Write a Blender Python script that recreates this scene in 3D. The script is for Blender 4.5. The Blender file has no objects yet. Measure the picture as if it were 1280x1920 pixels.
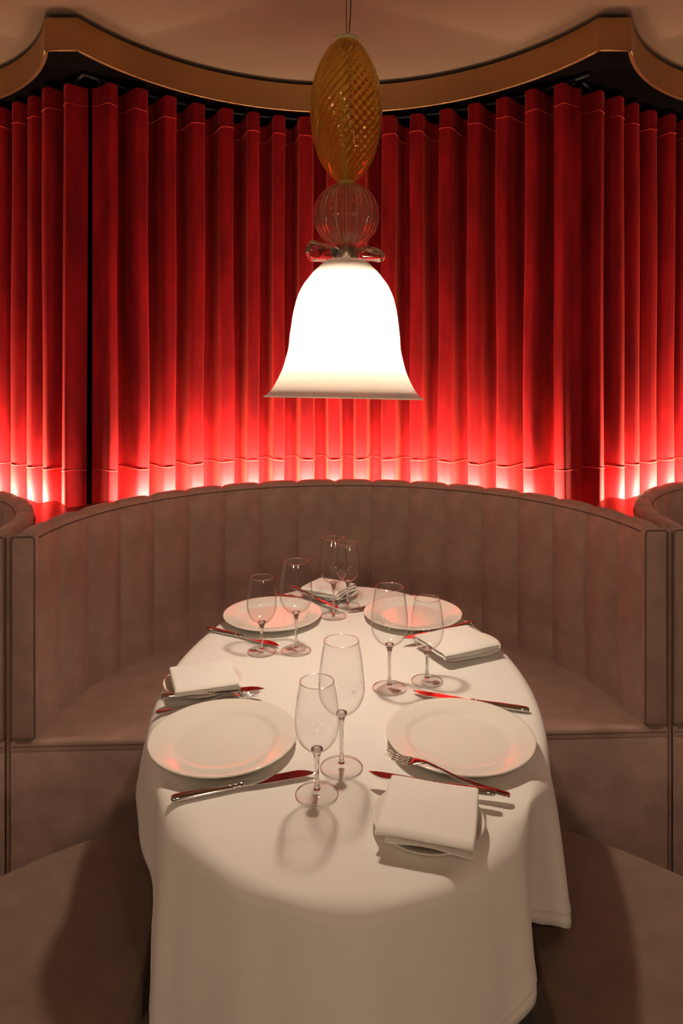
import bpy, math, random
from mathutils import Vector, Matrix
random.seed(7)
PI = math.pi
scene = bpy.context.scene
C = scene.collection

# ---------------------------------------------------------------- camera, world, exposure
CAMZ = 1.51
F, CX, HY = 1280.0, 640.0, 698.0          # focal length in px, principal column, horizon row
cam_d = bpy.data.cameras.new('camera')
cam = bpy.data.objects.new('camera', cam_d); C.objects.link(cam)
cam.location = (0, 0, CAMZ); cam.rotation_euler = (PI/2, 0, 0)
cam_d.sensor_fit = 'VERTICAL'; cam_d.sensor_height = 36; cam_d.sensor_width = 24; cam_d.lens = 24
cam_d.shift_y = -(960 - HY)/1920
cam_d.clip_start = 0.05
scene.camera = cam

w = bpy.data.worlds.new('room_ambient'); scene.world = w; w.use_nodes = True
w.node_tree.nodes['Background'].inputs[0].default_value = (1.0, 0.69, 0.46, 1)
w.node_tree.nodes['Background'].inputs[1].default_value = 0.04

vs = scene.view_settings
vs.view_transform = 'Standard'; vs.look = 'None'; vs.exposure = 0.0; vs.gamma = 1.0; vs.use_curve_mapping = False
scene.cycles.use_denoising = True
scene.cycles.max_bounces = 14; scene.cycles.transparent_max_bounces = 24
scene.cycles.transmission_bounces = 10; scene.cycles.diffuse_bounces = 4; scene.cycles.glossy_bounces = 5
scene.cycles.caustics_refractive = True; scene.cycles.blur_glossy = 0.6
scene.cycles.sample_clamp_indirect = 6.0

BULB = 590.0        # radiance of the pendant bulbs
LED = 2300.0          # radiance of the strips behind the banquettes
# added fill lights behind the viewer, sources unseen: two points, one spot from above
for dx, dy, e in ((-1.5, -2.1, 62), (1.5, -2.1, 62)):
    ld = bpy.data.lights.new('fill_point', 'POINT'); ld.energy = e; ld.color = (1, .70, .47); ld.shadow_soft_size = .14
    lo = bpy.data.objects.new('fill_point', ld); C.objects.link(lo); lo.location = (dx, dy, 1.55)
ld = bpy.data.lights.new('fill_spot', 'SPOT'); ld.energy = 26; ld.color = (1, .71, .48)  # added overhead fill, no fitting belongs to it
ld.spot_size = math.radians(95); ld.spot_blend = .8; ld.shadow_soft_size = .12
lo = bpy.data.objects.new('fill_spot', ld); C.objects.link(lo); lo.location = (0, -1.2, 2.70); lo.rotation_euler = (math.radians(38), 0, 0)

# ---------------------------------------------------------------- materials
def new_mat(name):
    m = bpy.data.materials.new(name); m.use_nodes = True
    nt = m.node_tree
    for n in list(nt.nodes): nt.nodes.remove(n)
    out = nt.nodes.new('ShaderNodeOutputMaterial')
    return m, nt, out
def N(nt, t, **kw):
    n = nt.nodes.new(t)
    for k, v in kw.items(): setattr(n, k, v)
    return n
def principled(name, color, rough=.5, metal=0, sheen=0, sheen_tint=(1,1,1), sheen_rough=.4, trans=0, ior=1.5, spec=.5,
               noise=None, bump=None, coat=0):
    """noise=(scale, amount): colour mottling; bump=(scale, strength, kind)"""
    m, nt, out = new_mat(name)
    p = N(nt, 'ShaderNodeBsdfPrincipled'); nt.links.new(p.outputs[0], out.inputs[0])
    p.inputs['Base Color'].default_value = (*color, 1); p.inputs['Roughness'].default_value = rough
    p.inputs['Metallic'].default_value = metal; p.inputs['IOR'].default_value = ior
    p.inputs['Transmission Weight'].default_value = trans
    p.inputs['Specular IOR Level'].default_value = spec
    p.inputs['Sheen Weight'].default_value = sheen; p.inputs['Sheen Roughness'].default_value = sheen_rough
    p.inputs['Sheen Tint'].default_value = (*sheen_tint, 1); p.inputs['Coat Weight'].default_value = coat
    tc = N(nt, 'ShaderNodeTexCoord')
    if noise:
        sc, amt = noise[0], noise[1]
        tx = N(nt, 'ShaderNodeTexNoise'); tx.inputs['Scale'].default_value = sc; tx.inputs['Detail'].default_value = 5
        mp = N(nt, 'ShaderNodeMapping')
        if len(noise) > 2: mp.inputs['Scale'].default_value = noise[2]
        nt.links.new(tc.outputs['Object'], mp.inputs[0]); nt.links.new(mp.outputs[0], tx.inputs[0])
        rp = N(nt, 'ShaderNodeValToRGB')
        rp.color_ramp.elements[0].position = .3; rp.color_ramp.elements[1].position = .7
        rp.color_ramp.elements[0].color = (*[c*(1-amt) for c in color], 1)
        rp.color_ramp.elements[1].color = (*[min(1, c*(1+amt)) for c in color], 1)
        nt.links.new(tx.outputs[0], rp.inputs[0]); nt.links.new(rp.outputs[0], p.inputs['Base Color'])
    if bump:
        tx = N(nt, 'ShaderNodeTexNoise'); tx.inputs['Scale'].default_value = bump[0]; tx.inputs['Detail'].default_value = 3
        mp = N(nt, 'ShaderNodeMapping')
        if len(bump) > 2: mp.inputs['Scale'].default_value = bump[2]
        nt.links.new(tc.outputs['Object'], mp.inputs[0]); nt.links.new(mp.outputs[0], tx.inputs[0])
        b = N(nt, 'ShaderNodeBump'); b.inputs['Strength'].default_value = bump[1]; b.inputs['Distance'].default_value = .004
        nt.links.new(tx.outputs[0], b.inputs['Height']); nt.links.new(b.outputs[0], p.inputs['Normal'])
    return m
def emission(name, color, strength):
    m, nt, out = new_mat(name)
    e = N(nt, 'ShaderNodeEmission'); e.inputs[0].default_value = (*color, 1); e.inputs[1].default_value = strength
    nt.links.new(e.outputs[0], out.inputs[0]); return m
def thin_glass(name, clear, edge, gloss=1.0, body=0.0, body_col=(1,1,1), ior=1.45, power=2.2):
    """a blown-glass wall: tinted see-through, darker where seen edge on, mirror-like by Fresnel"""
    m, nt, out = new_mat(name)
    lw = N(nt, 'ShaderNodeLayerWeight'); lw.inputs['Blend'].default_value = .5
    pw = N(nt, 'ShaderNodeMath', operation='POWER'); pw.inputs[1].default_value = power
    nt.links.new(lw.outputs['Facing'], pw.inputs[0])
    mc = N(nt, 'ShaderNodeMix', data_type='RGBA')
    mc.inputs[6].default_value = (*clear, 1); mc.inputs[7].default_value = (*edge, 1)
    nt.links.new(pw.outputs[0], mc.inputs[0])
    tr = N(nt, 'ShaderNodeBsdfTransparent'); nt.links.new(mc.outputs[2], tr.inputs[0])
    gl = N(nt, 'ShaderNodeBsdfGlossy'); gl.inputs['Roughness'].default_value = .02
    fr = N(nt, 'ShaderNodeMath', operation='POWER'); fr.inputs[1].default_value = 4.5; nt.links.new(lw.outputs['Facing'], fr.inputs[0])
    fa = N(nt, 'ShaderNodeMath', operation='MULTIPLY_ADD'); fa.inputs[1].default_value = .85; fa.inputs[2].default_value = ((ior-1)/(ior+1))**2
    nt.links.new(fr.outputs[0], fa.inputs[0]); fr = fa
    ml = N(nt, 'ShaderNodeMath', operation='MULTIPLY'); ml.inputs[1].default_value = gloss
    nt.links.new(fr.outputs[0], ml.inputs[0])
    base = tr
    if body > 0:
        df = N(nt, 'ShaderNodeBsdfDiffuse'); df.inputs[0].default_value = (*body_col, 1)
        tl = N(nt, 'ShaderNodeBsdfTranslucent'); tl.inputs[0].default_value = (*body_col, 1)
        a = N(nt, 'ShaderNodeMixShader'); a.inputs[0].default_value = .5
        nt.links.new(df.outputs[0], a.inputs[1]); nt.links.new(tl.outputs[0], a.inputs[2])
        b = N(nt, 'ShaderNodeMixShader'); b.inputs[0].default_value = body
        nt.links.new(tr.outputs[0], b.inputs[1]); nt.links.new(a.outputs[0], b.inputs[2]); base = b
    mx = N(nt, 'ShaderNodeMixShader')
    nt.links.new(ml.outputs[0], mx.inputs[0]); nt.links.new(base.outputs[0], mx.inputs[1]); nt.links.new(gl.outputs[0], mx.inputs[2])
    nt.links.new(mx.outputs[0], out.inputs[0]); return m
def opal_glass(name):
    m, nt, out = new_mat(name)
    tl = N(nt, 'ShaderNodeBsdfTranslucent'); tl.inputs[0].default_value = (.41, .375, .325, 1)
    df = N(nt, 'ShaderNodeBsdfDiffuse'); df.inputs[0].default_value = (.55, .52, .47, 1)
    tr = N(nt, 'ShaderNodeBsdfTransparent')
    gl = N(nt, 'ShaderNodeBsdfGlossy'); gl.inputs['Roughness'].default_value = .15
    a = N(nt, 'ShaderNodeMixShader'); a.inputs[0].default_value = .55
    nt.links.new(df.outputs[0], a.inputs[1]); nt.links.new(tl.outputs[0], a.inputs[2])
    b = N(nt, 'ShaderNodeMixShader'); b.inputs[0].default_value = .28
    nt.links.new(a.outputs[0], b.inputs[1]); nt.links.new(tr.outputs[0], b.inputs[2])
    c = N(nt, 'ShaderNodeMixShader'); c.inputs[0].default_value = .03
    nt.links.new(b.outputs[0], c.inputs[1]); nt.links.new(gl.outputs[0], c.inputs[2])
    nt.links.new(c.outputs[0], out.inputs[0]); return m

M = {}
M['curtain'] = principled('red_velvet', (.235, .0045, .007), .8, sheen=.38, sheen_tint=(1, .12, .08), sheen_rough=.35, spec=.1,
                          noise=(14, .35, (1, 1, .25)), bump=(420, .25))
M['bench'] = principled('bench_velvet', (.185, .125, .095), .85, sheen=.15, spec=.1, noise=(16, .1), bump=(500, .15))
M['taupe'] = principled('taupe_velvet', (.335, .212, .172), .8, sheen=.25, sheen_tint=(1, .8, .7), spec=.15,
                        noise=(16, .13), bump=(500, .2))
M['piping'] = principled('dark_piping', (.11, .072, .058), .8)
M['stitch'] = principled('red_stitching', (.5, .02, .015), .8, sheen=.6, sheen_tint=(1, .3, .2))
M['linen'] = principled('white_linen', (.80, .775, .735), .85, sheen=.1, spec=.15, noise=(3, .02), bump=(900, .12))
M['napkin'] = principled('white_napkin', (.80, .775, .735), .85, sheen=.1, spec=.15, bump=(700, .15))
M['ceramic'] = principled('glazed_ceramic', (.78, .75, .68), .07, spec=.45)
M['steel'] = principled('polished_steel', (.72, .70, .68), .10, metal=1, noise=(40, .05))
M['glass_solid'] = principled('crystal', (.98, .98, .98), .0, trans=1, ior=1.5)
M['glass_thin'] = thin_glass('crystal_wall', (.985, .985, .982), (.55, .53, .50), gloss=1.5, power=6)
M['glass_foot'] = thin_glass('crystal_foot', (.997, .996, .994), (.60, .55, .52), gloss=.7, power=6)
M['mark'] = principled('etched_mark', (.75, .72, .68), .8)
def blown_glass(name, tint, body, body_col, ior=1.45, rough=.02):
    m, nt, out = new_mat(name)
    g = N(nt, 'ShaderNodeBsdfGlass'); g.inputs['Color'].default_value = (*tint, 1); g.inputs['Roughness'].default_value = rough; g.inputs['IOR'].default_value = ior
    df = N(nt, 'ShaderNodeBsdfDiffuse'); df.inputs[0].default_value = (*body_col, 1)
    tl = N(nt, 'ShaderNodeBsdfTranslucent'); tl.inputs[0].default_value = (*body_col, 1)
    a = N(nt, 'ShaderNodeMixShader'); a.inputs[0].default_value = .6
    nt.links.new(df.outputs[0], a.inputs[1]); nt.links.new(tl.outputs[0], a.inputs[2])
    b = N(nt, 'ShaderNodeMixShader'); b.inputs[0].default_value = body
    nt.links.new(g.outputs[0], b.inputs[1]); nt.links.new(a.outputs[0], b.inputs[2])
    nt.links.new(b.outputs[0], out.inputs[0]); return m
M['amber'] = blown_glass('amber_glass', (1, .91, .58), .06, (1, .80, .26))
M['rose'] = blown_glass('smoky_rose_glass', (.98, .90, .85), .04, (.95, .75, .65))
M['opal'] = opal_glass('opal_glass')
M['yellow_ring'] = principled('yellow_glass', (.55, .40, .10), .15, trans=.3)
M['cream_ring'] = principled('cream_glass', (.62, .50, .30), .25)
M['collar'] = principled('satin_nickel', (.62, .52, .42), .28, metal=1)
M['brass'] = principled('brushed_brass', (.50, .30, .14), .38, metal=1, noise=(6, .08, (1, 1, .2)), bump=(160, .12, (.1, .1, 6)))
M['plaster'] = principled('cream_plaster', (.19, .130, .087), .9, spec=.1, noise=(5, .03), bump=(220, .1))
M['soffit'] = principled('black_paint', (.004, .003, .003), 1.0, spec=0)
M['floor'] = principled('brown_carpet', (.05, .037, .03), .9, noise=(30, .2))
M['ledge'] = principled('lacquered_ledge', (.10, .022, .018), .3)
M['bulb'] = emission('warm_bulb', (1, .82, .63), BULB)
M['led'] = emission('warm_led', (1, .70, .46), LED)
M['led_body'] = principled('aluminium', (.6, .6, .6), .4, metal=1)
M['wood'] = principled('dark_wood', (.06, .03, .02), .5, noise=(10, .3, (1, 8, 1)))
M['black_metal'] = principled('black_metal', (.02, .02, .02), .4, metal=.6)
M['wire'] = principled('dark_wire', (.03, .02, .015), .5)

# ---------------------------------------------------------------- mesh helpers
def link(o, parent=None):
    C.objects.link(o)
    if parent is not None: o.parent = parent
    return o
def mesh_data(name, verts, faces, mat, smooth=True):
    me = bpy.data.meshes.new(name)
    me.from_pydata([tuple(v) for v in verts], [], faces); me.update()
    if smooth: me.polygons.foreach_set('use_smooth', [True]*len(me.polygons))
    me.materials.append(M[mat]); return me
def obj(name, vf, mat, parent=None, smooth=True, sharp=None):
    me = mesh_data(name, vf[0], vf[1], mat, smooth)
    if sharp is not None: me.set_sharp_from_angle(angle=math.radians(sharp))
    return link(bpy.data.objects.new(name, me), parent)
def tag(o, label=None, cat=None, group=None, kind=None):
    for k, v in (('label', label), ('category', cat), ('group', group), ('kind', kind)):
        if v: o[k] = v
    return o
def thing(name, label, cat, loc=(0,0,0), rz=0, group=None, kind=None):
    o = bpy.data.objects.new(name, None); C.objects.link(o); o.empty_display_size = .05
    o.location = loc; o.rotation_euler = (0, 0, rz)
    return tag(o, label, cat, group, kind)
def copy_tree(o, parent=None):
    c = o.copy(); C.objects.link(c)
    if parent is not None: c.parent = parent
    for ch in list(o.children): copy_tree(ch, c)
    return c
def merge(*vfs):
    V, Fc = [], []
    for v, f in vfs:
        n = len(V); V += list(v); Fc += [tuple(i+n for i in q) for q in f]
    return V, Fc
def xf(vf, mat): return [mat @ Vector(v) for v in vf[0]], vf[1]
def lathe(profile, n=48, cap=False, f=None):
    """profile [(r,z)]; f(r, ang, z) may reshape the radius"""
    V, Fc = [], []
    for r, z in profile:
        for k in range(n):
            a = 2*PI*k/n; rr = f(r, a, z) if f else r
            V.append((rr*math.cos(a), rr*math.sin(a), z))
    for i in range(len(profile)-1):
        for k in range(n):
            k2 = (k+1) % n
            Fc.append((i*n+k, i*n+k2, (i+1)*n+k2, (i+1)*n+k))
    if cap:
        Fc.append(tuple(reversed(range(n)))); Fc.append(tuple((len(profile)-1)*n+k for k in range(n)))
    return V, Fc
def box(x0, x1, y0, y1, z0, z1, bev=0.0):
    if bev <= 0:
        V = [(x,y,z) for z in (z0,z1) for y in (y0,y1) for x in (x0,x1)]
        return V, [(0,2,3,1),(4,5,7,6),(0,1,5,4),(2,6,7,3),(0,4,6,2),(1,3,7,5)]
    import bmesh
    bm = bmesh.new(); bmesh.ops.create_cube(bm, size=1)
    for v in bm.verts:
        v.co = Vector(((x0+x1)/2+v.co.x*(x1-x0), (y0+y1)/2+v.co.y*(y1-y0), (z0+z1)/2+v.co.z*(z1-z0)))
    bmesh.ops.bevel(bm, geom=bm.edges[:], offset=bev, segments=3, affect='EDGES', profile=.5)
    bm.verts.index_update()
    r = [v.co.copy() for v in bm.verts], [tuple(v.index for v in f.verts) for f in bm.faces]
    bm.free(); return r
def tube(pts, r, n=8, closed=False, cap=True):
    """r: number or list per point"""
    pts = [Vector(p) for p in pts]; m = len(pts); V, Fc = [], []
    rs = r if isinstance(r, (list, tuple)) else [r]*m
    up = None
    for i, p in enumerate(pts):
        a = pts[(i-1) % m] if (closed or i > 0) else p; b = pts[(i+1) % m] if (closed or i < m-1) else p
        t = (b-a).normalized()
        if up is None:
            up = Vector((0,0,1)) if abs(t.z) < .9 else Vector((0,1,0))
        s = t.cross(up).normalized(); u = s.cross(t).normalized(); up = u
        for k in range(n):
            an = 2*PI*k/n; V.append(p + rs[i]*(s*math.cos(an)+u*math.sin(an)))
    for i in range(m if closed else m-1):
        j = (i+1) % m
        for k in range(n):
            k2 = (k+1) % n; Fc.append((i*n+k, i*n+k2, j*n+k2, j*n+k))
    if cap and not closed:
        Fc.append(tuple(reversed(range(n)))); Fc.append(tuple((m-1)*n+k for k in range(n)))
    return V, Fc
def extrude_poly(poly, z0, z1, bev=.015, seg=4):
    """closed ccw polygon to a solid with a rounded top edge"""
    n = len(poly); P = [Vector((p[0], p[1])) for p in poly]; nor = []
    for i in range(n):
        t = (P[(i+1) % n]-P[i-1]).normalized(); nor.append(Vector((t.y, -t.x)))
    V, rings = [], []
    def ring(off, z):
        rings.append(len(V)); V.extend([(p.x-q.x*off, p.y-q.y*off, z) for p, q in zip(P, nor)])
    ring(0, z0); ring(0, z1-bev)
    for k in range(1, seg+1):
        a = PI/2*k/seg; ring(bev*(1-math.cos(a)), z1-bev+bev*math.sin(a))
    Fc = []
    for a, b in zip(rings, rings[1:]):
        for i in range(n):
            j = (i+1) % n; Fc.append((a+i, a+j, b+j, b+i))
    Fc.append(tuple(rings[-1]+i for i in range(n))); Fc.append(tuple(reversed(range(n))))
    return V, Fc
def lerp_keys(keys, x):
    for (a, va), (b, vb) in zip(keys, keys[1:]):
        if a <= x <= b:
            t = (x-a)/(b-a) if b > a else 0; t = t*t*(3-2*t); return va+(vb-va)*t
    return keys[0][1] if x < keys[0][0] else keys[-1][1]
def P(px, row, z):
    """photo pixel -> point on the horizontal plane at height z"""
    d = (CAMZ - z)*F/(row-HY)
    return Vector(((px-CX)*d/F, d, z))

TZ = .75            # top of the cloth on the table
TCX, TCY, TA, TB = .012, 1.71, .447, .74

# ---------------------------------------------------------------- room shell
def plane(x0, x1, y0, y1, z, up=True):
    V = [(x0,y0,z),(x1,y0,z),(x1,y1,z),(x0,y1,z)]
    return V, [(0,1,2,3) if up else (3,2,1,0)]
tag(obj('floor', box(-4.2, 4.2, -3.2, 3.6, -.1, 0), 'floor', smooth=False), 'dark brown carpet floor under the table and the seats', kind='structure')
CZ = 2.775
tag(obj('ceiling', box(-4.2, 4.2, -3.2, 3.6, CZ, CZ+.1), 'plaster', smooth=False), 'cream plaster ceiling above the brass fascia', kind='structure')
tag(obj('wall_back', box(-4.2, 4.2, 3.45, 3.6, 0, CZ), 'soffit', smooth=False), 'dark wall hidden behind the red curtains', kind='structure')

# scalloped brass fascia: arcs with flat piers between
FX, FD, FHALF, FSAG, FPIT = -.012, 2.40, .915, .573, 1.946
FR = (FHALF**2+FSAG**2)/(2*FSAG); FCY = FD+FSAG-FR
FZ0, FZ1 = 2.643, 2.757
def fascia_curve(cx, n=40):
    a = math.asin(FHALF/FR) if FSAG < FR else PI-math.asin(FHALF/FR)
    return [(cx+FR*math.sin(-a+2*a*k/n), FCY+FR*math.cos(-a+2*a*k/n)) for k in range(n+1)]
def band(pts, z0, z1, th, seg=1):
    """vertical strip following plan points, with thickness towards the back"""
    V, Fc = [], []
    n = len(pts)
    for i, (x, y) in enumerate(pts):
        a, b = pts[max(i-1,0)], pts[min(i+1,n-1)]
        t = Vector((b[0]-a[0], b[1]-a[1])).normalized(); q = Vector((-t.y, t.x))
        V += [(x,y,z0),(x,y,z1),(x+q.x*th,y+q.y*th,z1),(x+q.x*th,y+q.y*th,z0)]
    for i in range(n-1):
        a, b = i*4, i*4+4
        for k in range(4): Fc.append((a+k, b+k, b+(k+1)%4, a+(k+1)%4)[::-1])
    Fc += [(0,1,2,3)[::-1], tuple((n-1)*4+k for k in range(4))]
    return V, Fc
fas = thing('trim_1', 'scalloped brushed brass fascia below the ceiling', None, kind='structure')
for k in (-1, 0, 1):
    pts = fascia_curve(FX+k*FPIT)
    obj('fascia_panel', band(pts, FZ0, FZ1, .012), 'brass', fas, smooth=True, sharp=30)
    e = [(x, y-.0005) for x, y in pts]
    obj('edge_bead', tube([(x, y, FZ0) for x, y in pts], .0022, 6), 'brass', fas)
for k in (-1.5, -.5, .5, 1.5):
    xa, xb = FX+k*FPIT-(FPIT/2-FHALF), FX+k*FPIT+(FPIT/2-FHALF)
    obj('pier_panel', band([(xa, FD), (xb, FD)], FZ0, FZ1, .012), 'brass', fas, smooth=False)
    obj('edge_bead', tube([(xa, FD, FZ0), (xb, FD, FZ0)], .0022, 6), 'brass', fas)
# black soffit between the fascia and the back wall
line = []
for k in (-1, 0, 1):
    line += fascia_curve(FX+k*FPIT, 24)
line = [(-4.0, FD)] + line + [(4.0, FD)]
V, Fc = [], []
for x, y in line: V += [(x, y+.014, 2.695), (x, 3.44, 2.695), (x, y+.014, 2.745), (x, 3.44, 2.745)]
for i in range(len(line)-1):
    a, b = i*4, i*4+4
    Fc += [(a, a+1, b+1, b), (a+2, b+2, b+3, a+3), (a, b, b+2, a+2)]
tag(obj('trim_2', (V, Fc), 'soffit', smooth=False), 'black soffit above the curtains behind the brass fascia', kind='structure')

# ---------------------------------------------------------------- curtains
CUX, CUP, CUHALF, CUY0, CUSAG = -.02, 1.99, .995, 2.686, .49
CUR = (CUHALF**2+CUSAG**2)/(2*CUSAG); CUCY = CUY0+CUSAG-CUR
CUA = math.asin(CUHALF/CUR)
CZT, CZB = 2.668, .93
def booth_dy(cx): return .075 if cx > 1 else 0.0
def curtain_pt(cx, s, off):
    """s in [-1,1] along the arc; off towards the viewer"""
    a = s*CUA; r = CUR-off
    return cx+r*math.sin(a), CUCY+booth_dy(cx)+r*math.cos(a)
def curtain(cx, label, seed, nf=17):
    rnd = random.Random(seed)
    root = thing('velvet_curtain', label, 'curtain', group='red velvet curtains behind the booths')
    per, amp, L = 24, .078, 2*CUA*CUR
    # irregular fold boundaries
    ws = [(.8 if i in (0, nf-1) else 1)+rnd.uniform(-.10, .10) for i in range(nf)]; S = sum(ws)
    edges = [0]
    for x in ws: edges.append(edges[-1]+x/S)
    jit = [[rnd.uniform(-1, 1) for _ in range(5)] for _ in range(nf)]
    top = [rnd.uniform(-.004, .004) for _ in range(nf)]
    def pos(i, k, z):
        p = k/per; u = (CZT-z)/(CZT-CZB)
        j = jit[i]
        wv = math.sin(2*PI*(p))*0
        c = -math.cos(2*PI*p)                      # -1 in the recess at both fold ends, +1 in front
        off = amp*(.55 if i in (0, nf-1) else 1)*math.tanh(1.6*(c+.30))/math.tanh(1.6*1.30)
        off += .004*j[0]*math.sin(3*u+2*j[1]) + (.010+.003*j[2])*math.sin(PI*min(1, u*1.1))*0
        sh = .10*math.sin(4*PI*p)                # side walls lean so that folds stand as loops
        wid = edges[i+1]-edges[i]
        s = edges[i]+wid*(p+sh*.6)
        s += wid*(.05*j[3]*math.sin(2.2*u+3*j[4])+.02*math.sin(9*u+7*j[1]))*math.sin(PI*p)
        env = 1.0
        return curtain_pt(cx, .95*(-1+2*s), off*env)
    def strip(z0, z1, nz, push=0.0, topjit=False):
        V, Fc = [], []
        cols = nf*per+1
        for zi in range(nz+1):
            for i in range(nf):
                for k in range(per + (1 if i == nf-1 else 0)):
                    z = z1+(z0-z1)*zi/nz
                    x, y = pos(i, k, z)
                    if topjit and zi == 0: z += top[i]*math.sin(PI*k/per) - .012*(1-math.sin(PI*k/per))
                    V.append((x, y-push, z))
        for zi in range(nz):
            for c in range(cols-1):
                a = zi*cols+c; Fc.append((a+cols, a+cols+1, a+1, a))
        return V, Fc
    zh, zm = CZT-.085, 1.115
    obj('heading', strip(zh, CZT, 3, .0012, True), 'curtain', root)
    obj('panel', strip(zm, zh+.004, 16), 'curtain', root)
    obj('hem', strip(CZB, zm+.002, 3, .0008), 'curtain', root)
    for z in (zh, zm):
        pts = []
        for i in range(nf):
            for k in range(per):
                x, y = pos(i, k, z); pts.append((x, y-.0035, z+.003*math.sin(2*PI*k/per+i)))
        obj('stitch_line', tube(pts, .0016, 5), 'stitch', root)
    return root
curtain(CUX, 'red velvet curtain hanging in tall folds behind the central booth', 3)
curtain(CUX-CUP, 'red velvet curtain at the left edge, behind the left neighbouring booth', 5)
curtain(CUX+CUP, 'red velvet curtain at the right edge, behind the right neighbouring booth', 9)
for k, lab in ((0, 'black curtain track above the central red curtain'), (-1, 'black curtain track above the left red curtain'), (1, 'black curtain track above the right red curtain')):
    t = thing('curtain_track', lab, 'curtain track', group='curtain tracks under the soffit')
    pts = [curtain_pt(CUX+k*CUP, -1+2*i/30, 0) for i in range(31)]
    obj('rail', tube([(x, y, 2.684) for x, y in pts], .008, 6), 'black_metal', t)
    for i in range(17):
        x, y = curtain_pt(CUX+k*CUP, -1+2*(i+.5)/17, .005)
        obj('glider', box(x-.006, x+.006, y-.006, y+.006, 2.664, 2.68), 'black_metal', t, smooth=False)

# ---------------------------------------------------------------- banquettes
BX, BY, BROT, BPIT = .012, 2.03, math.radians(2.5), 1.945
RI, RO, SZ, BZ = .900, .964, .45, 1.045
NCH = 18
def channel_mesh():
    """one padded vertical channel of the backrest, centred on +x"""
    half = PI/NCH/2; na, nz = 10, 14; V, Fc = [], []
    for zi in range(nz+1):
        z = SZ-.03+(BZ-.022-(SZ-.03))*zi/nz
        for k in range(na+1):
            u = -1+2*k/na; a = half*u*.998
            puff = .017*(1-abs(u)**3.0)
            e = max(0, (zi-nz+2)/2.0); puff *= (1-.75*e*e)
            r = RI+.008-puff
            V.append((r*math.cos(a), r*math.sin(a), z))
    w_ = na+1
    for zi in range(nz):
        for k in range(na): Fc.append((zi*w_+k, (zi+1)*w_+k, (zi+1)*w_+k+1, zi*w_+k+1))
    return mesh_data('channel', V, Fc, 'taupe')
def cap_mesh():
    half = PI/NCH/2; na = 10; V, Fc = [], []
    prof = [(RI+.004, BZ-.024), (RI+.005, BZ-.012), (RI+.012, BZ-.003), (RI+.03, BZ+.002), (RI+.05, BZ), (RI+.060, BZ-.006), (RO, BZ-.02), (RO+.001, BZ-.06), (RO, BZ-.2), (RO, .3)]
    for pi_, (r, z) in enumerate(prof):
        for k in range(na+1):
            u = -1+2*k/na; a = half*u*.998
            d = .010*abs(u)**5
            zz = z-(d if 1 <= pi_ <= 6 else 0)
            V.append((r*math.cos(a), r*math.sin(a), zz))
    w_ = na+1
    for i in range(len(prof)-1):
        for k in range(na): Fc.append((i*w_+k, (i+1)*w_+k, (i+1)*w_+k+1, i*w_+k+1))
    return mesh_data('top_cap', V, Fc, 'taupe')
CH, CAP = channel_mesh(), cap_mesh()
def arc(r, a0, a1, n): return [(r*math.cos(a0+(a1-a0)*k/n), r*math.sin(a0+(a1-a0)*k/n)) for k in range(n+1)]
def rounded_rect(x0, x1, z0, z1, r, y, n=5):
    pts = []
    for cx_, cz_, a0 in ((x1-r, z1-r, 0), (x0+r, z1-r, PI/2), (x0+r, z0+r, PI), (x1-r, z0+r, 1.5*PI)):
        for k in range(n+1):
            a = a0+PI/2*k/n; pts.append((cx_+r*math.cos(a), y, cz_+r*math.sin(a)))
    return pts
FRONT = -.028
def banquette(label):
    root = thing('curved_banquette', label, 'banquette', group='curved booth banquettes')
    for k in range(NCH):
        a = PI/NCH*(k+.5)
        o = link(bpy.data.objects.new('channel', CH), root); o.rotation_euler = (0, 0, a)
        o = link(bpy.data.objects.new('top_cap', CAP), root); o.rotation_euler = (0, 0, a)
    obj('piping', tube([(x, y, BZ-.0215) for x, y in arc(RI+.003, 0, PI, 60)], .0022, 6), 'piping', root)
    poly = [(RO, FRONT)] + arc(RO-.004, 0, PI, 48) + [(-RO, FRONT), (-.42, FRONT)] + arc(.42, PI, 0, 30) + [(.42, FRONT)]
    obj('seat', extrude_poly(poly, SZ-.03, SZ, .012), 'taupe', root, sharp=50)
    poly2 = [(RO-.0005, FRONT+.0006)] + arc(RO-.006, 0, PI, 48) + [(-RO+.0005, FRONT+.0006), (-.423, FRONT+.0006)] + arc(.423, PI, 0, 30) + [(.423, FRONT+.0006)]
    obj('seat_base', extrude_poly(poly2, 0, SZ-.03, .003, 2), 'taupe', root, sharp=50)
    for s in (-1, 1):
        x0, x1 = sorted((s*(RI-.006), s*(RO+.001)))
        e = obj('end_panel', box(x0, x1, FRONT-.002, .006, SZ+.001, BZ-.006, .011), 'taupe', root, sharp=60)
        obj('piping', tube(rounded_rect(x0+.001, x1-.001, SZ+.003, BZ-.008, .012, FRONT-.0005), .0018, 6, closed=True), 'piping', e)
        xs0, xs1 = sorted((s*.42, s*(RO-.004)))
        obj('stitch_line', tube([(xs0+(xs1-xs0)*k/8, FRONT-.0002, SZ-.0155) for k in range(9)], .0008, 5), 'piping', root)
    return root
for k, lab in ((0, 'taupe velvet curved banquette with vertical channels around the set table'),
               (-1, 'taupe velvet banquette of the left neighbouring booth, mostly cut off by the frame'),
               (1, 'taupe velvet banquette of the right neighbouring booth, mostly cut off by the frame')):
    b = banquette(lab)
    b.location = (BX+k*BPIT*math.cos(BROT), BY+k*BPIT*math.sin(BROT), 0); b.rotation_euler = (0, 0, BROT)
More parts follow.
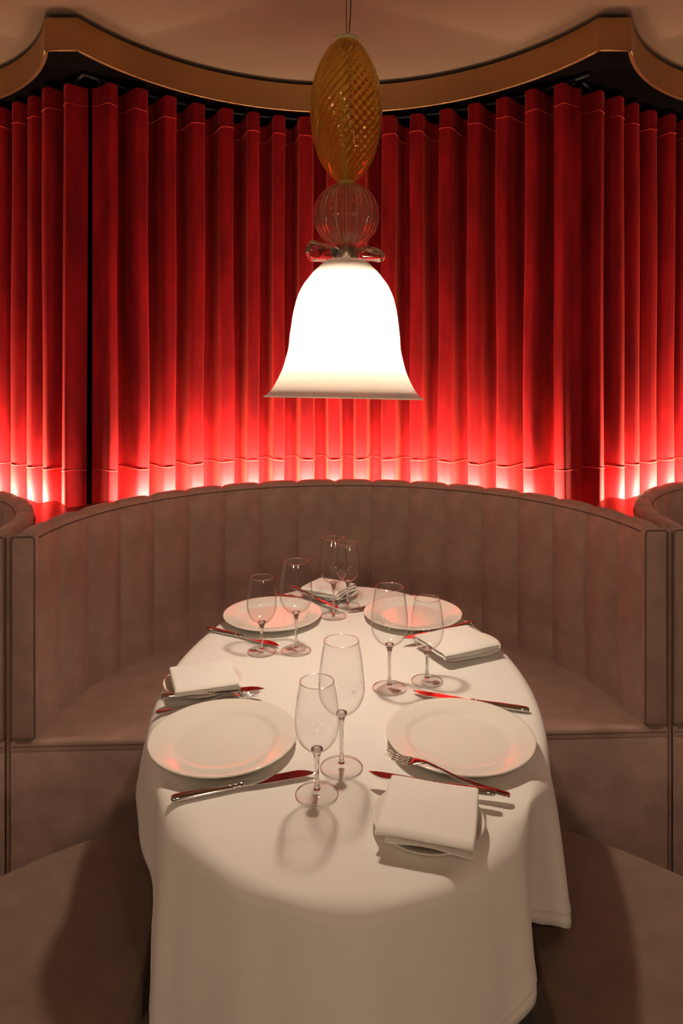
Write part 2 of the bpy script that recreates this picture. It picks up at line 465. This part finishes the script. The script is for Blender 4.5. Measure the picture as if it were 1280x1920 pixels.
for s, lab in ((-1, 'narrow taupe upholstered strip between the central and the left banquette'), (1, 'narrow taupe upholstered strip between the central and the right banquette')):
    o = obj('divider_strip', box(-.0058, .0058, FRONT+.002, .03, 0, BZ-.006, .004), 'taupe', sharp=60)
    o.location = (BX+s*BPIT/2*math.cos(BROT), BY+s*BPIT/2*math.sin(BROT), 0); o.rotation_euler = (0, 0, BROT)
    tag(o, lab, 'divider', group='strips between the banquettes')

# ledge between the banquettes and the curtains, with a light strip along its back edge
LZ = 1.005
lg = thing('trim_3', 'dark red lacquered ledge between the banquettes and the curtains', None, kind='structure')
def bq_outer(x):
    """y of the back of the banquette row at x"""
    best = None
    for k in (-2, -1, 0, 1, 2):
        cx_, cy_ = BX+k*BPIT*math.cos(BROT), BY+k*BPIT*math.sin(BROT)
        dx = x-cx_
        if abs(dx) < RO+.004: best = max(best or -9, cy_+math.sqrt((RO+.004)**2-dx*dx))
        elif abs(dx) < BPIT/2+.02: best = max(best or -9, cy_+.03)
    return best
def curtain_line(x, off):
    k = round((x-CUX)/CUP); dx = x-(CUX+k*CUP); r = CUR-off
    return CUCY+booth_dy(CUX+k*CUP)+math.sqrt(max(0, r*r-dx*dx))
nx = 240; V, Fc = [], []
for i in range(nx+1):
    x = -2.6+5.2*i/nx
    y0 = bq_outer(x); dxc = abs(x-CUX-CUP*round((x-CUX)/CUP)); y1 = max(y0+.004, curtain_line(x, (.154-.07*min(1, max(0, (dxc-.84)/.04)))))
    V += [(x, y0, LZ), (x, y1, LZ), (x, y0, LZ-.04), (x, y1, LZ-.04)]
for i in range(nx):
    a, b = i*4, i*4+4
    Fc += [(a, b, b+1, a+1), (a+2, a+3, b+3, b+2), (a+1, b+1, b+3, a+3), (a, a+2, b+2, b)]
obj('shelf', (V, Fc), 'ledge', lg, smooth=False)
for k, lab in ((0, 'warm light strip hidden behind the central banquette, washing up the curtain'), (-1, 'warm light strip hidden behind the left banquette, washing up the curtain'), (1, 'warm light strip hidden behind the right banquette, washing up the curtain')):
    t = thing('led_strip', lab, 'light strip', group='light strips behind the banquettes')
    s1 = .88
    pts = [curtain_pt(CUX+k*CUP, -s1+2*s1*i/60, .142) for i in range(61)]
    V, Fc = [], []
    for x, y in pts:
        n_ = Vector((CUX+k*CUP-x, CUCY+booth_dy(CUX+k*CUP)-y)).normalized()*.005
        V += [(x-n_.x*.39, y-n_.y*.39, LZ-.0335), (x+n_.x*.39, y+n_.y*.39, LZ-.0243)]
    for i in range(60): Fc.append((i*2, i*2+1, i*2+3, i*2+2)[::-1])
    obj('diffuser', (V, Fc), 'led', t)
    obj('channel', band([(x, y-.0) for x, y in pts], LZ-.052, LZ-.036, .004), 'led_body', t)

# ---------------------------------------------------------------- curved benches on the open side
def bench(s, label):
    root = thing('curved_bench', label, 'bench', group='curved benches on the open side of the table')
    cx_, cy_, R = -.08, .77, .93
    a0, a1 = math.radians(117.0), math.radians(196)
    pts = [(cx_+R*math.cos(a0+(a1-a0)*k/36), cy_+R*math.sin(a0+(a1-a0)*k/36)) for k in range(37)]
    pts += [(-.90, .505), (-.86, .48), (-.42, .48), (-.37, .495), (-.347, .54), (-.345, .7), (-.345, 1.0), (-.345, 1.22), (-.358, 1.33), (-.388, 1.43), (-.425, 1.508), (-.447, 1.5436), (-.468, 1.572), (-.484, 1.586)]
    def poly(inset):
        q = [(x, y) for x, y in pts]
        q = [(x*(-s), y) for x, y in q]
        ar = sum(q[i-1][0]*q[i][1]-q[i][0]*q[i-1][1] for i in range(len(q)))
        if ar < 0: q = q[::-1]
        return q
    q = poly(0)
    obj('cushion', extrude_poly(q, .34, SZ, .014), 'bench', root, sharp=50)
    cen = (sum(x for x, y in q)/len(q), sum(y for x, y in q)/len(q))
    q2 = [(cen[0]+(x-cen[0])*.975, cen[1]+(y-cen[1])*.975) for x, y in q]
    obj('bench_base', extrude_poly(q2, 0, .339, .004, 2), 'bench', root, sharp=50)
    return root
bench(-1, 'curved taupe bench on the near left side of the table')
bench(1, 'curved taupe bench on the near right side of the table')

# ---------------------------------------------------------------- table and cloth
tb = thing('dining_table', 'oval pedestal dining table hidden under the white cloth', 'table', (TCX, TCY, 0))
def ell(a, b, n=72): return [(a*math.cos(2*PI*k/n), b*math.sin(2*PI*k/n)) for k in range(n)]
obj('tabletop', extrude_poly(ell(TA-.034, TB-.034), TZ-.036, TZ-.004, .018), 'wood', tb, sharp=50)
obj('pedestal', lathe([(.06, .03), (.045, .06), (.04, .3), (.045, .66), (.11, .712)], 32, True), 'black_metal', tb, sharp=50)
obj('base', lathe([(.23, 0), (.23, .012), (.2, .022), (.07, .032)], 48, True), 'black_metal', tb, sharp=50)

Lk = [(-180,.15),(-165,.14),(-152,.14),(-143,.165),(-138,.24),(-133.5,.335),(-126,.34),(-118,.39),(-90,.37),(-70,.31),(-61,.268),(-53,.248),(-47.5,.225),(-43,.215),(-38,.25),(-33,.29),(-27,.25),(-15,.23),(0,.22),(45,.27),(90,.22),(135,.25),(180,.15)]
Ok = [(-180,.012),(-160,.028),(-150,.020),(-141,.004),(-136,.024),(-131,.044),(-126,.024),(-118,.014),(-110,.019),(-104,.007),(-97,.014),(-88,.022),(-80,.009),(-70,.016),(-60,.024),(-53,.040),(-48,.010),(-43,-.012),(-38,.014),(-33,.052),(-27,.018),(-15,.014),(0,.02),(25,.03),(45,.01),(90,.03),(135,.01),(160,.03),(180,.012)]
def cloth():
    nphi = 360; V, Fc = [], []
    def sm(keys, d, w_=1.6):
        acc = 0
        for j in (-1, -.5, 0, .5, 1):
            x = d+j*w_
            if x < -180: x += 360
            if x > 180: x -= 360
            acc += lerp_keys(keys, x)
        return acc/5
    Ls = [sm(Lk, -180+k) for k in range(nphi)]; Os = [sm(Ok, -180+k) for k in range(nphi)]
    rows = []
    nr, nt_, nb = 18, 18, 7
    geo = []
    for k in range(nphi):
        a = math.radians(-180+k)
        nx_, ny_ = math.cos(a)/TA, math.sin(a)/TB; l = math.hypot(nx_, ny_)
        o = max(0, Os[k])
        geo.append((TCX+TA*math.cos(a), TCY+TB*math.sin(a), nx_/l, ny_/l, .012+.75*o, .35*Os[k], .012+.8*o))
    V.append((TCX, TCY, TZ))
    for i in range(1, nr+1):
        r = (i/nr)**.85; rows.append(len(V))
        for ex, ey, nx_, ny_, rin, o0, rz_ in geo:
            bx, by = ex-nx_*rin, ey-ny_*rin
            V.append((TCX+(bx-TCX)*r, TCY+(by-TCY)*r, TZ))
    for i in range(1, nb+1):
        b = PI/2*i/nb; rows.append(len(V))
        for ex, ey, nx_, ny_, rin, o0, rz_ in geo:
            o = -rin+(rin+o0+.001)*math.sin(b)
            V.append((ex+nx_*o, ey+ny_*o, TZ-rz_*(1-math.cos(b))))
    for i in range(1, nt_+1):
        t = i/nt_; rows.append(len(V))
        for k, (ex, ey, nx_, ny_, rin, o0, rz_) in enumerate(geo):
            o = o0+.001+(Os[k]-o0)*t**.7 + .0015*math.sin(k*.33+3*t)*t
            V.append((ex+nx_*o, ey+ny_*o, TZ-rz_-(Ls[k]-rz_)*t))
    for k in range(nphi): Fc.append((0, rows[0]+k, rows[0]+(k+1) % nphi))
    for a, b in zip(rows, rows[1:]):
        for k in range(nphi):
            k2 = (k+1) % nphi; Fc.append((a+k, b+k, b+k2, a+k2))
    return V, Fc, rows
V, Fc, rows = cloth()
tc = obj('tablecloth', (V, Fc), 'linen')
md = tc.modifiers.new('thickness', 'SOLIDIFY'); md.thickness = .0016; md.offset = -1
tag(tc, 'white linen tablecloth draped over the oval table with hanging corners', 'tablecloth')
n_ = 360
hemp = [V[rows[-3]+k] for k in range(n_)]
hs = obj('hem_stitching', tube([(x+(x-TCX)*.002, y+(y-TCY)*.002, z) for x, y, z in hemp], .0008, 4, closed=True), 'linen', tc)

# ---------------------------------------------------------------- tableware prototypes
def dinner_plate():
    prof = [(0, .009), (.085, .009), (.098, .0095), (.104, .0115), (.109, .0150), (.115, .0170), (.140, .0215), (.1475, .0232), (.150, .0230), (.1503, .0215), (.148, .0195), (.12, .0125), (.107, .008), (.096, .003), (.09, 0), (.084, 0), (.082, .004), (0, .004)]
    return lathe(prof[::-1], 96)
def side_plate():
    prof = [(0, .007), (.054, .007), (.061, .008), (.067, .011), (.088, .0165), (.0925, .0178), (.0936, .0172), (.092, .0155), (.07, .008), (.058, .0025), (.055, 0), (.05, 0), (.048, .003), (0, .003)]
    return lathe(prof[::-1], 80)
PLATE = mesh_data('dinner_plate', *dinner_plate(), 'ceramic')
SIDE = mesh_data('side_plate', *side_plate(), 'ceramic')

def wine_glass_meshes(tag_, H, rim, mx, zmx, zb, foot):
    """thin bowl, solid rim, stem and foot"""
    prof = []
    n = 26
    for i in range(n+1):
        t = i/n
        if t <= .5:                                  # bottom: rounded from the stem to the widest point
            u = t/.5; r = mx*math.sin(u*PI/2)**.92; z = zb+(zmx-zb)*(1-math.cos(u*PI/2))**.95
        else:
            u = (t-.5)/.5; r = mx+(rim-mx)*(u**1.75); z = zmx+(H-zmx)*u
        prof.append((max(r, .0003), z))
    bowl = mesh_data('bowl_'+tag_, *lathe(prof, 64), 'glass_thin')
    rimv = mesh_data('rim_'+tag_, *tube([(rim*math.cos(2*PI*k/64), rim*math.sin(2*PI*k/64), H) for k in range(64)], .00065, 6, closed=True), 'glass_solid')
    # solid stem and foot, one lathe each
    st = [(.0003, zb+.0025), (.006, zb+.0018), (.0105, zb+.004), (.0108, zb+.001), (.0068, zb-.006), (.0046, zb-.016), (.0038, zb-.03), (.0036, .035), (.0042, .017), (.0060, .0115), (.0064, .0095), (.0003, .0094)]
    stem = mesh_data('stem_'+tag_, *lathe(st[::-1], 28), 'glass_solid')
    ft = [(.0003, .0093), (.0068, .0090), (.011, .0066), (.019, .0046), (foot*.8, .0030), (foot-.001, .0022), (foot, .0012), (foot-.0008, .0003), (.0003, .0003)]
    ftm = mesh_data('foot_'+tag_, *lathe(ft[::-1], 56), 'glass_foot')
    frim = mesh_data('foot_rim_'+tag_, *tube([((foot-.0005)*math.cos(2*PI*k/64), (foot-.0005)*math.sin(2*PI*k/64), .0014) for k in range(64)], .0008, 6, closed=True), 'glass_solid')
    return bowl, rimv, stem, ftm, frim
BIG = wine_glass_meshes('large', .2440, .0333, .0445, .152, .1030, .0405)
SMALL = wine_glass_meshes('small', .2035, .0305, .0402, .128, .0790, .0385)

def knife_meshes():
    """unit: metres, along +x from the handle end; nominal length .25"""
    hp = [(0, .0030), (.0015, .0062), (.006, .0078), (.02, .0083), (.06, .0078), (.098, .0066), (.104, .0062)]
    handle = lathe([(r, x) for x, r in hp], 20, True)
    R = Matrix(((0,0,1,0),(0,1,0,0),(-1,0,0,0),(0,0,0,1)))     # z -> x
    S = Matrix.Diagonal((1, 1, .72, 1))
    handle = xf(xf(handle, R), S)
    bp = [(.103, .0060), (.1055, .0078), (.108, .0060), (.111, .0046), (.114, .0070), (.1165, .0076), (.119, .0066), (.123, .0062)]
    bol = xf(xf(lathe([(r, x) for x, r in bp], 20, True), R), S)
    V, Fc = [], []
    n = 22
    for i in range(n+1):
        t = i/n; x = .120+.130*t
        top = .0062+.0012*math.sin(PI*t*.6)
        bot = -.0062-.0075*math.sin(PI*min(1, t*1.02)**.8*.55)
        if t > .72:
            u = (t-.72)/.28; top = top*(1-u**2*1.0)-.010*u**2; bot = bot+(.004)*u**3
            if t == 1: top, bot = -.0100, -.0103
        th = .0017*(1-.45*t)
        V += [(x, top, th), (x, top, -th), (x, bot, -.0003), (x, bot, .0003)]
    for i in range(n):
        a, b = i*4, i*4+4
        for k in range(4): Fc.append((a+k, a+(k+1) % 4, b+(k+1) % 4, b+k))
    Fc += [(3,2,1,0), tuple(n*4+k for k in range(4))]
    hm = mesh_data('handle', *handle, 'steel'); bm_ = mesh_data('bolster', *bol, 'steel'); bl = mesh_data('blade', V, Fc, 'steel')
    bl.set_sharp_from_angle(angle=math.radians(35))
    return [('handle', hm), ('bolster', bm_), ('blade', bl)]
def fork_meshes():
    V, Fc = [], []
    keys = [(0, .0045, .006), (.003, .0078, .0062), (.012, .0088, .0060), (.04, .0074, .0045), (.09, .0045, .005), (.125, .0036, .010), (.145, .0040, .013), (.158, .0085, .0105), (.168, .0120, .0075), (.176, .0128, .0055)]
    sec = 10
    for x, hw, z in keys:
        for k in range(sec):
            a = 2*PI*k/sec; th = .0022 if x < .14 else .0013
            V.append((x, hw*math.cos(a), z+th*math.sin(a)))
    for i in range(len(keys)-1):
        for k in range(sec):
            k2 = (k+1) % sec; Fc.append((i*sec+k, i*sec+k2, (i+1)*sec+k2, (i+1)*sec+k))
    Fc += [tuple(reversed(range(sec))), tuple((len(keys)-1)*sec+k for k in range(sec))]
    parts = [('handle', mesh_data('fork_handle', V, Fc, 'steel'))]
    tine = tube([(.175, 0, .0055), (.190, 0, .0028), (.205, 0, .0032), (.217, 0, .006), (.222, 0, .0085)], [.00165, .0015, .0014, .0012, .0006], 8)
    tm = mesh_data('tine', *tine, 'steel')
    for y in (-.0105, -.0035, .0035, .0105): parts.append(('tine', tm, (0, y, 0)))
    return parts
KN, FK = knife_meshes(), fork_meshes()
def place_cutlery(name, parts, nominal, a, b, label, cat, group, flip=False, zlift=0, roll=0):
    """a: handle end, b: tip, both world points"""
    a, b = Vector(a), Vector(b); d = b-a; L = d.length
    r = thing(name, label, cat, a, 0, group)
    x = d.normalized(); y = Vector((0,0,1)).cross(x).normalized(); z = x.cross(y)
    if flip: pass
    m = Matrix((x, y, z)).transposed().to_4x4() @ Matrix.Rotation(roll, 4, 'X')
    s = L/nominal
    r.matrix_world = Matrix.Translation(a) @ m @ Matrix.Diagonal((s, (-s if flip else s), s, 1))
    for p in parts:
        o = link(bpy.data.objects.new(p[0], p[1]), r)
        if len(p) > 2: o.location = p[2]
    return r

# ---------------------------------------------------------------- plates
def put(me, name, loc, label, cat, group, rz=0):
    o = link(bpy.data.objects.new(name, me)); o.location = loc; o.rotation_euler = (0, 0, rz)
    return tag(o, label, cat, group)
for px, row, lab in ((419, 1377, 'white dinner plate at the front left of the table, above the large knife'),
                     (862, 1375, 'white dinner plate at the front right of the table, behind the fork'),
                     (511, 1149, 'white dinner plate at the back left, behind two wine glasses'),
                     (773.5, 1147, 'white dinner plate at the back right, behind two wine glasses')):
    p = P(px, row, TZ+.022); put(PLATE, 'dinner_plate', (p.x, p.y, TZ+.0005), lab, 'plate', 'dinner plates')
for px, row, lab in ((802, 1530, 'small white side plate under the nearest folded napkin'),
                     (380, 1273.5, 'small white side plate under the left napkin'),
                     (873, 1205, 'small white side plate under the right napkin near the table edge'),
                     (619, 1108, 'small white side plate under the napkin at the far end')):
    p = P(px, row, TZ+.0175); put(SIDE, 'side_plate', (p.x, p.y, TZ+.0005), lab, 'plate', 'side plates')

# ---------------------------------------------------------------- glasses
def glass(kind, px, row, label, group):
    ms = BIG if kind == 'big' else SMALL
    p = P(px, row, TZ); r = thing('wine_glass', label, 'wine glass', (p.x, p.y, TZ+.0005), random.uniform(0, 1), group)
    b = link(bpy.data.objects.new('bowl', ms[0]), r); link(bpy.data.objects.new('rim', ms[1]), b)
    link(bpy.data.objects.new('stem', ms[2]), r); f_ = link(bpy.data.objects.new('foot', ms[3]), r); link(bpy.data.objects.new('foot_rim', ms[4]), f_)
    return r
G = 'stemmed wine glasses on the table'
glass('small', 594, 1490, 'shorter wine glass nearest the viewer, at the tip of the large knife', G)
gbig = glass('big', 640, 1440, 'tall wine glass directly behind the shorter one nearest the viewer', G)
glass('big', 730, 1291, 'tall wine glass in front of the back right dinner plate', G)
glass('small', 800.5, 1278, 'shorter wine glass left of the right napkin', G)
glass('small', 490.5, 1223, 'shorter wine glass in front of the back left dinner plate, at the knife blade', G)
glass('big', 555, 1221, 'tall wine glass in front of the back left dinner plate', G)
glass('big', 625, 1156, 'tall wine glass at the far end in front of the far napkin', G)
glass('small', 652, 1136, 'shorter wine glass farthest from the viewer, beside the far napkin', G)
# etched filling mark of the tall glass
gbig.rotation_euler = (0, 0, 0)
fm = bpy.data.curves.new('fill_mark', 'FONT'); fm.body = '0,2'; fm.size = .0085; fm.align_x = 'CENTER'; fm.extrude = .00005
ft_ = bpy.data.objects.new('fill_mark_text', fm); C.objects.link(ft_); fm.materials.append(M['mark'])
bpy.context.view_layer.update()
fme = bpy.data.meshes.new_from_object(ft_.evaluated_get(bpy.context.evaluated_depsgraph_get()))
bpy.data.objects.remove(ft_); fo = bpy.data.objects.new('fill_mark', fme); C.objects.link(fo)
fo.parent = gbig; aa = math.radians(-58)
fo.location = (.0436*math.cos(aa), .0436*math.sin(aa), .160); fo.rotation_euler = (PI/2, 0, aa+PI/2)
obj('fill_line', tube([(.0449*math.cos(aa+da), .0449*math.sin(aa+da), .157) for da in (-.18, -.09, 0, .09, .18)], .00022, 4), 'mark', gbig)

# ---------------------------------------------------------------- cutlery
tz = TZ+.007
def kp(px, row, z): return P(px, row, z)
KG, FG, BG = 'table knives', 'table forks', 'butter knives on the side plates'
place_cutlery('table_knife', KN, .25, kp(320, 1498, tz), kp(589, 1443, tz+.001), 'large steel table knife lying below the front left dinner plate', 'knife', KG)
place_cutlery('table_knife', KN, .25, kp(992, 1331, tz), kp(772, 1298, tz+.001), 'steel table knife behind the front right dinner plate', 'knife', KG)
place_cutlery('table_knife', KN, .25, kp(389, 1178, tz), kp(527, 1209, tz+.001), 'steel table knife below the back left dinner plate', 'knife', KG)
place_cutlery('table_knife', KN, .25, kp(776, 1118, tz), kp(652, 1147, tz+.001), 'steel table knife whose tip shows left of the back right dinner plate', 'knife', KG)
fz = TZ+.0005
place_cutlery('table_fork', FK, .222, kp(955, 1498, fz+.008), kp(722, 1416, TZ+.045), 'steel fork between the front right dinner plate and the nearest napkin', 'fork', FG)
place_cutlery('table_fork', FK, .222, kp(293, 1342, fz), kp(487, 1298, fz), 'steel fork half hidden behind the front left dinner plate', 'fork', FG)
place_cutlery('table_fork', FK, .222, kp(516, 1117, fz), kp(637, 1133, fz), 'steel fork behind the back left dinner plate', 'fork', FG)
place_cutlery('table_fork', FK, .222, kp(888, 1174, fz), kp(762, 1194, fz), 'steel fork in front of the back right dinner plate', 'fork', FG)
bz = TZ+.0245
place_cutlery('butter_knife', KN, .25, kp(929, 1487, bz+.002), kp(689, 1451, bz), 'steel butter knife under the nearest napkin, both ends showing', 'knife', BG)
place_cutlery('butter_knife', KN, .25, kp(302, 1306, bz), kp(495, 1288, bz), 'steel butter knife on the rim of the left side plate before the napkin', 'knife', BG)
place_cutlery('butter_knife', KN, .25, kp(888, 1167, bz), kp(757, 1199, bz), 'steel butter knife under the right napkin', 'knife', BG)
place_cutlery('butter_knife', KN, .25, kp(545, 1099, bz+.012), kp(638, 1140, bz-.012), 'steel butter knife leaning on the far side plate before the napkin', 'knife', BG)

# ---------------------------------------------------------------- napkins: one cloth folded over itself several times
def napkin(c, wx, wy, rz, label, seed, zbase, layers=4, open_end=-1):
    """c: centre; folded along local y, open layered ends face local -y"""
    rnd = random.Random(seed)
    root = thing('folded_napkin', label, 'napkin', (c[0], c[1], zbase), rz, 'folded white napkins')
    th, gap, k_ = .0026, .0052, []
    # zigzag section in x-z
    path = []
    for l in range(layers):
        z = th+l*gap
        x0, x1 = -wx/2, wx/2
        if l == 0: x0 += .012
        xs = [x0+(x1-x0)*i/14 for i in range(15)]
        if l % 2: xs = xs[::-1]
        for x in xs: path.append([x, z+.0012*math.sin(7*x/wx+l+seed)*(1 if l < layers-1 else .4), l])
        if l < layers-1:                             # the turn
            s = 1 if l % 2 == 0 else -1
            for i in range(1, 5):
                a = -PI/2+PI*i/5; path.append([s*(wx/2)+s*.5*gap*math.cos(a)*1.3, z+gap/2+gap/2*math.sin(a), l+i/5])
    ny = 22; V, Fc = [], []
    m = len(path)
    ins = [rnd.uniform(0, .013) for _ in range(layers+1)]
    ins[layers-1] = 0
    for j in range(ny+1):
        t = j/ny
        for x, z, l in path:
            f = l-int(l); i0 = int(l); inset = ins[i0]*(1-f)+ins[min(i0+1, layers)]*f
            y = -wy/2+inset+(wy-inset*1.4)*t
            sag = -.010*max(0, (abs(t-.5)-.42)/.08)**2*(.6 if l > 1 else .25)
            bulge = .003*math.sin(PI*t)*math.sin(PI*(x/wx+.5))*(l/layers)
            wave = .0022*math.sin(9*t+5*x/wx+seed*1.7)*(1-l/layers)
            V.append((x+.002*math.sin(3*t+seed), y, z+sag+bulge+wave+.006))
    for j in range(ny):
        for i in range(m-1): Fc.append((j*m+i, j*m+i+1, (j+1)*m+i+1, (j+1)*m+i))
    o = obj('folded_cloth', (V, Fc), 'napkin', root)
    md = o.modifiers.new('thickness', 'SOLIDIFY'); md.thickness = .0018; md.offset = 0
    md = o.modifiers.new('smooth', 'SUBSURF'); md.levels = 1; md.render_levels = 1
    return root
zn = TZ+.012
napkin((.145, 1.138), .150, .160, math.radians(-15), 'white napkin folded square on the side plate nearest the viewer', 1, zn)
napkin((-.327, 1.628), .142, .140, math.radians(18), 'white folded napkin on the side plate at the left table edge', 2, zn, 5)
napkin((.312, 1.846), .168, .155, math.radians(25.5), 'white folded napkin on the side plate at the right table edge', 3, zn, 5)
napkin((-.042, 2.305), .135, .135, math.radians(-29), 'white folded napkin on the side plate at the far end of the table', 4, zn, 5)

# ---------------------------------------------------------------- pendant lamp
LX, LY = .0122, 1.74
K = LY/F
def lz(row): return CAMZ+(HY-row)*K
def pendant(label):
    root = thing('pendant_lamp', label, 'lamp', (LX, LY, 0), group='pendant lamps over the booths')
    bell = [(28,487.5),(42,494),(54,505),(63,514.5),(70,524),(76,532),(81,540),(89,558),(94,577),(97,592),(99,606),(102,630),(104,654),(109,675),(115,696),(125,718),(134,733.5),(141,740.5),(147.5,746)]
    # smooth the silhouette
    def smooth(pr, n):
        out = []
        for i in range(len(pr)-1):
            p0, p1, p2, p3 = pr[max(i-1,0)], pr[i], pr[i+1], pr[min(i+2,len(pr)-1)]
            for k in range(n):
                t = k/n
                out.append(tuple(.5*((2*p1[c])+(-p0[c]+p2[c])*t+(2*p0[c]-5*p1[c]+4*p2[c]-p3[c])*t*t+(-p0[c]+3*p1[c]-3*p2[c]+p3[c])*t**3) for c in (0,1)))
        return out+[pr[-1]]
    bp = [(r*K, lz(y)) for r, y in smooth(bell, 3)]
    zc = lz(746)
    def tilt(vf):                                    # the shade hangs a touch askew
        m = Matrix.Translation((0,0,lz(487))) @ Matrix.Rotation(math.radians(1.1), 4, 'Y') @ Matrix.Rotation(math.radians(-2.2), 4, 'X') @ Matrix.Translation((0,0,-lz(487)))
        return xf(vf, m)
    sh = obj('bell_shade', tilt(lathe(bp[::-1], 96)), 'opal', root)
    R = 147.5*K
    obj('lip', tilt(tube([(R*math.cos(2*PI*k/96), R*math.sin(2*PI*k/96), zc) for k in range(96)], .0016, 8, closed=True)), 'opal', sh)
    bz_ = lz(606)
    bulb = []
    for i in range(13):
        a = -PI/2+PI*i/12; bulb.append((max(.0004, .034*math.cos(a)), bz_+.034*math.sin(a)))
    obj('bulb', lathe(bulb, 20), 'bulb', root)
    obj('socket_baffle', lathe([(.014, bz_+.036), (.046, bz_+.058), (.047, bz_+.062), (.017, bz_+.066), (.017, lz(486))], 28, True), 'collar', root, sharp=40)  # socket flares into an added disc that blocks the bulb's upward light
    obj('collar', lathe([(.022, lz(489)), (22.6*K, lz(487.5)), (22.9*K, lz(485)), (22.2*K, lz(469)), (20*K, lz(465.5)), (9*K, lz(465))], 40), 'collar', root, sharp=50)
    # glass bow: two twisted lobes
    def lobe(s, length, h, tilt_, rise):
        V, Fc = [], []; n, m = 22, 22
        for i in range(n+1):
            t = i/n
            w_ = (.015+(h-.015)*math.sin(PI*min(.5, t*.62))**1.2)*math.sqrt(max(0, 1-max(0, (t-.72)/.285)**2))
            x = s*(19*K+length*t); z = lz(474)+rise*t
            for k in range(m):
                a = 2*PI*k/m; rr = 1+.10*math.sin(3*a+4*t)+.05*math.sin(5*a-7*t)
                tw = tilt_*t
                yy, zz = w_*.62*rr*math.cos(a), w_*rr*math.sin(a)
                V.append((x, yy*math.cos(tw)-zz*math.sin(tw), z+yy*math.sin(tw)+zz*math.cos(tw)))
        for i in range(n):
            for k in range(m):
                k2 = (k+1) % m; Fc.append((i*m+k, (i+1)*m+k, (i+1)*m+k2, i*m+k2)[::s])
        Fc.append(tuple(range(m))[::-s]); Fc.append(tuple(n*m+k for k in range(m))[::s])
        return V, Fc
    obj('bow_lobe', lobe(-1, 57*K, 20*K, .5, .003), 'glass_solid', root)
    obj('bow_lobe', lobe(1, 54*K, 15*K, -.7, -.008), 'glass_solid', root)
    obj('bow_knot', xf(lathe([(.004, -.012), (.012, -.009), (.016, 0), (.012, .009), (.004, .012)], 20, True), Matrix.Translation((-20*K, -20*K, lz(477))) @ Matrix.Rotation(.9, 4, 'Y')), 'glass_solid', root)
    # ribbed sphere
    sp = []
    for i in range(49):
        a = -PI/2+PI*i/48; sp.append((max(6*K, 60.5*K*math.cos(a)), lz(404.5)+61*K*math.sin(a)))
    obj('ribbed_sphere', merge(lathe(sp, 208, f=lambda r, a, z: r*(1+.034*math.cos(24*a))), lathe([(r*.90, lz(404.5)+(z-lz(404.5))*.94) for r, z in sp][::-1], 96)), 'rose', root)
    obj('neck_ring', lathe([(9*K, lz(348)), (15*K, lz(346)), (16.5*K, lz(342.5)), (15*K, lz(339)), (10*K, lz(337))], 32), 'yellow_ring', root)
    ov = [(14,343),(23,335.5),(31,327.5),(39,317),(46,306),(51,295.6),(59,269),(64.3,242.5),(67,210.6),(66.2,189),(61.6,157.5),(52.3,128),(39,101.7),(31,90),(23,81)]
    op = [(r*K, lz(y)) for r, y in smooth(ov, 8)]
    z0, z1 = lz(343), lz(81)
    obj('amber_ovoid', merge(lathe(op, 260, f=lambda r, a, z: r*(1+.019*math.cos(26*(a-3.4*(z-z0)/(z1-z0))))), lathe([(r*.94, z) for r, z in op][::-1], 96)), 'amber', root)
    obj('top_ring', lathe([(16*K, lz(84)), (22.6*K, lz(80.5)), (23.6*K, lz(77)), (23*K, lz(73.5)), (18*K, lz(72.5)), (4*K, lz(73))], 40), 'cream_ring', root)
    obj('inner_rod', lathe([(.006, lz(466)), (.006, lz(346)), (.009, lz(338)), (.0075, lz(300)), (.0065, lz(82))], 16), 'cream_ring', root)
    obj('suspension_wire', tube([(0,0,lz(74)), (0,0,CZ-.02)], .0011, 6), 'wire', root)
    obj('power_cord', tube([(.006+.010*math.sin(PI*k/12)*math.sin(2.2*PI*k/12+.4), 0, lz(74)+(CZ-.02-lz(74))*k/12) for k in range(13)], .0014, 6), 'wire', root)
    obj('ceiling_rose', lathe([(.002, CZ-.024), (.05, CZ-.022), (.056, CZ-.016), (.056, CZ-.0005)], 40), 'cream_ring', root)
    return root
lamp = pendant('white glass bell pendant lamp with amber ovoid and ribbed sphere above the table')
for s, lab in ((-1, 'glass bell pendant lamp over the left neighbouring booth, beyond the left edge'), (1, 'glass bell pendant lamp over the right neighbouring booth, beyond the right edge')):
    c = copy_tree(lamp); c['label'] = lab
    c.location = (LX+s*BPIT*math.cos(BROT), LY+s*BPIT*math.sin(BROT), 0)
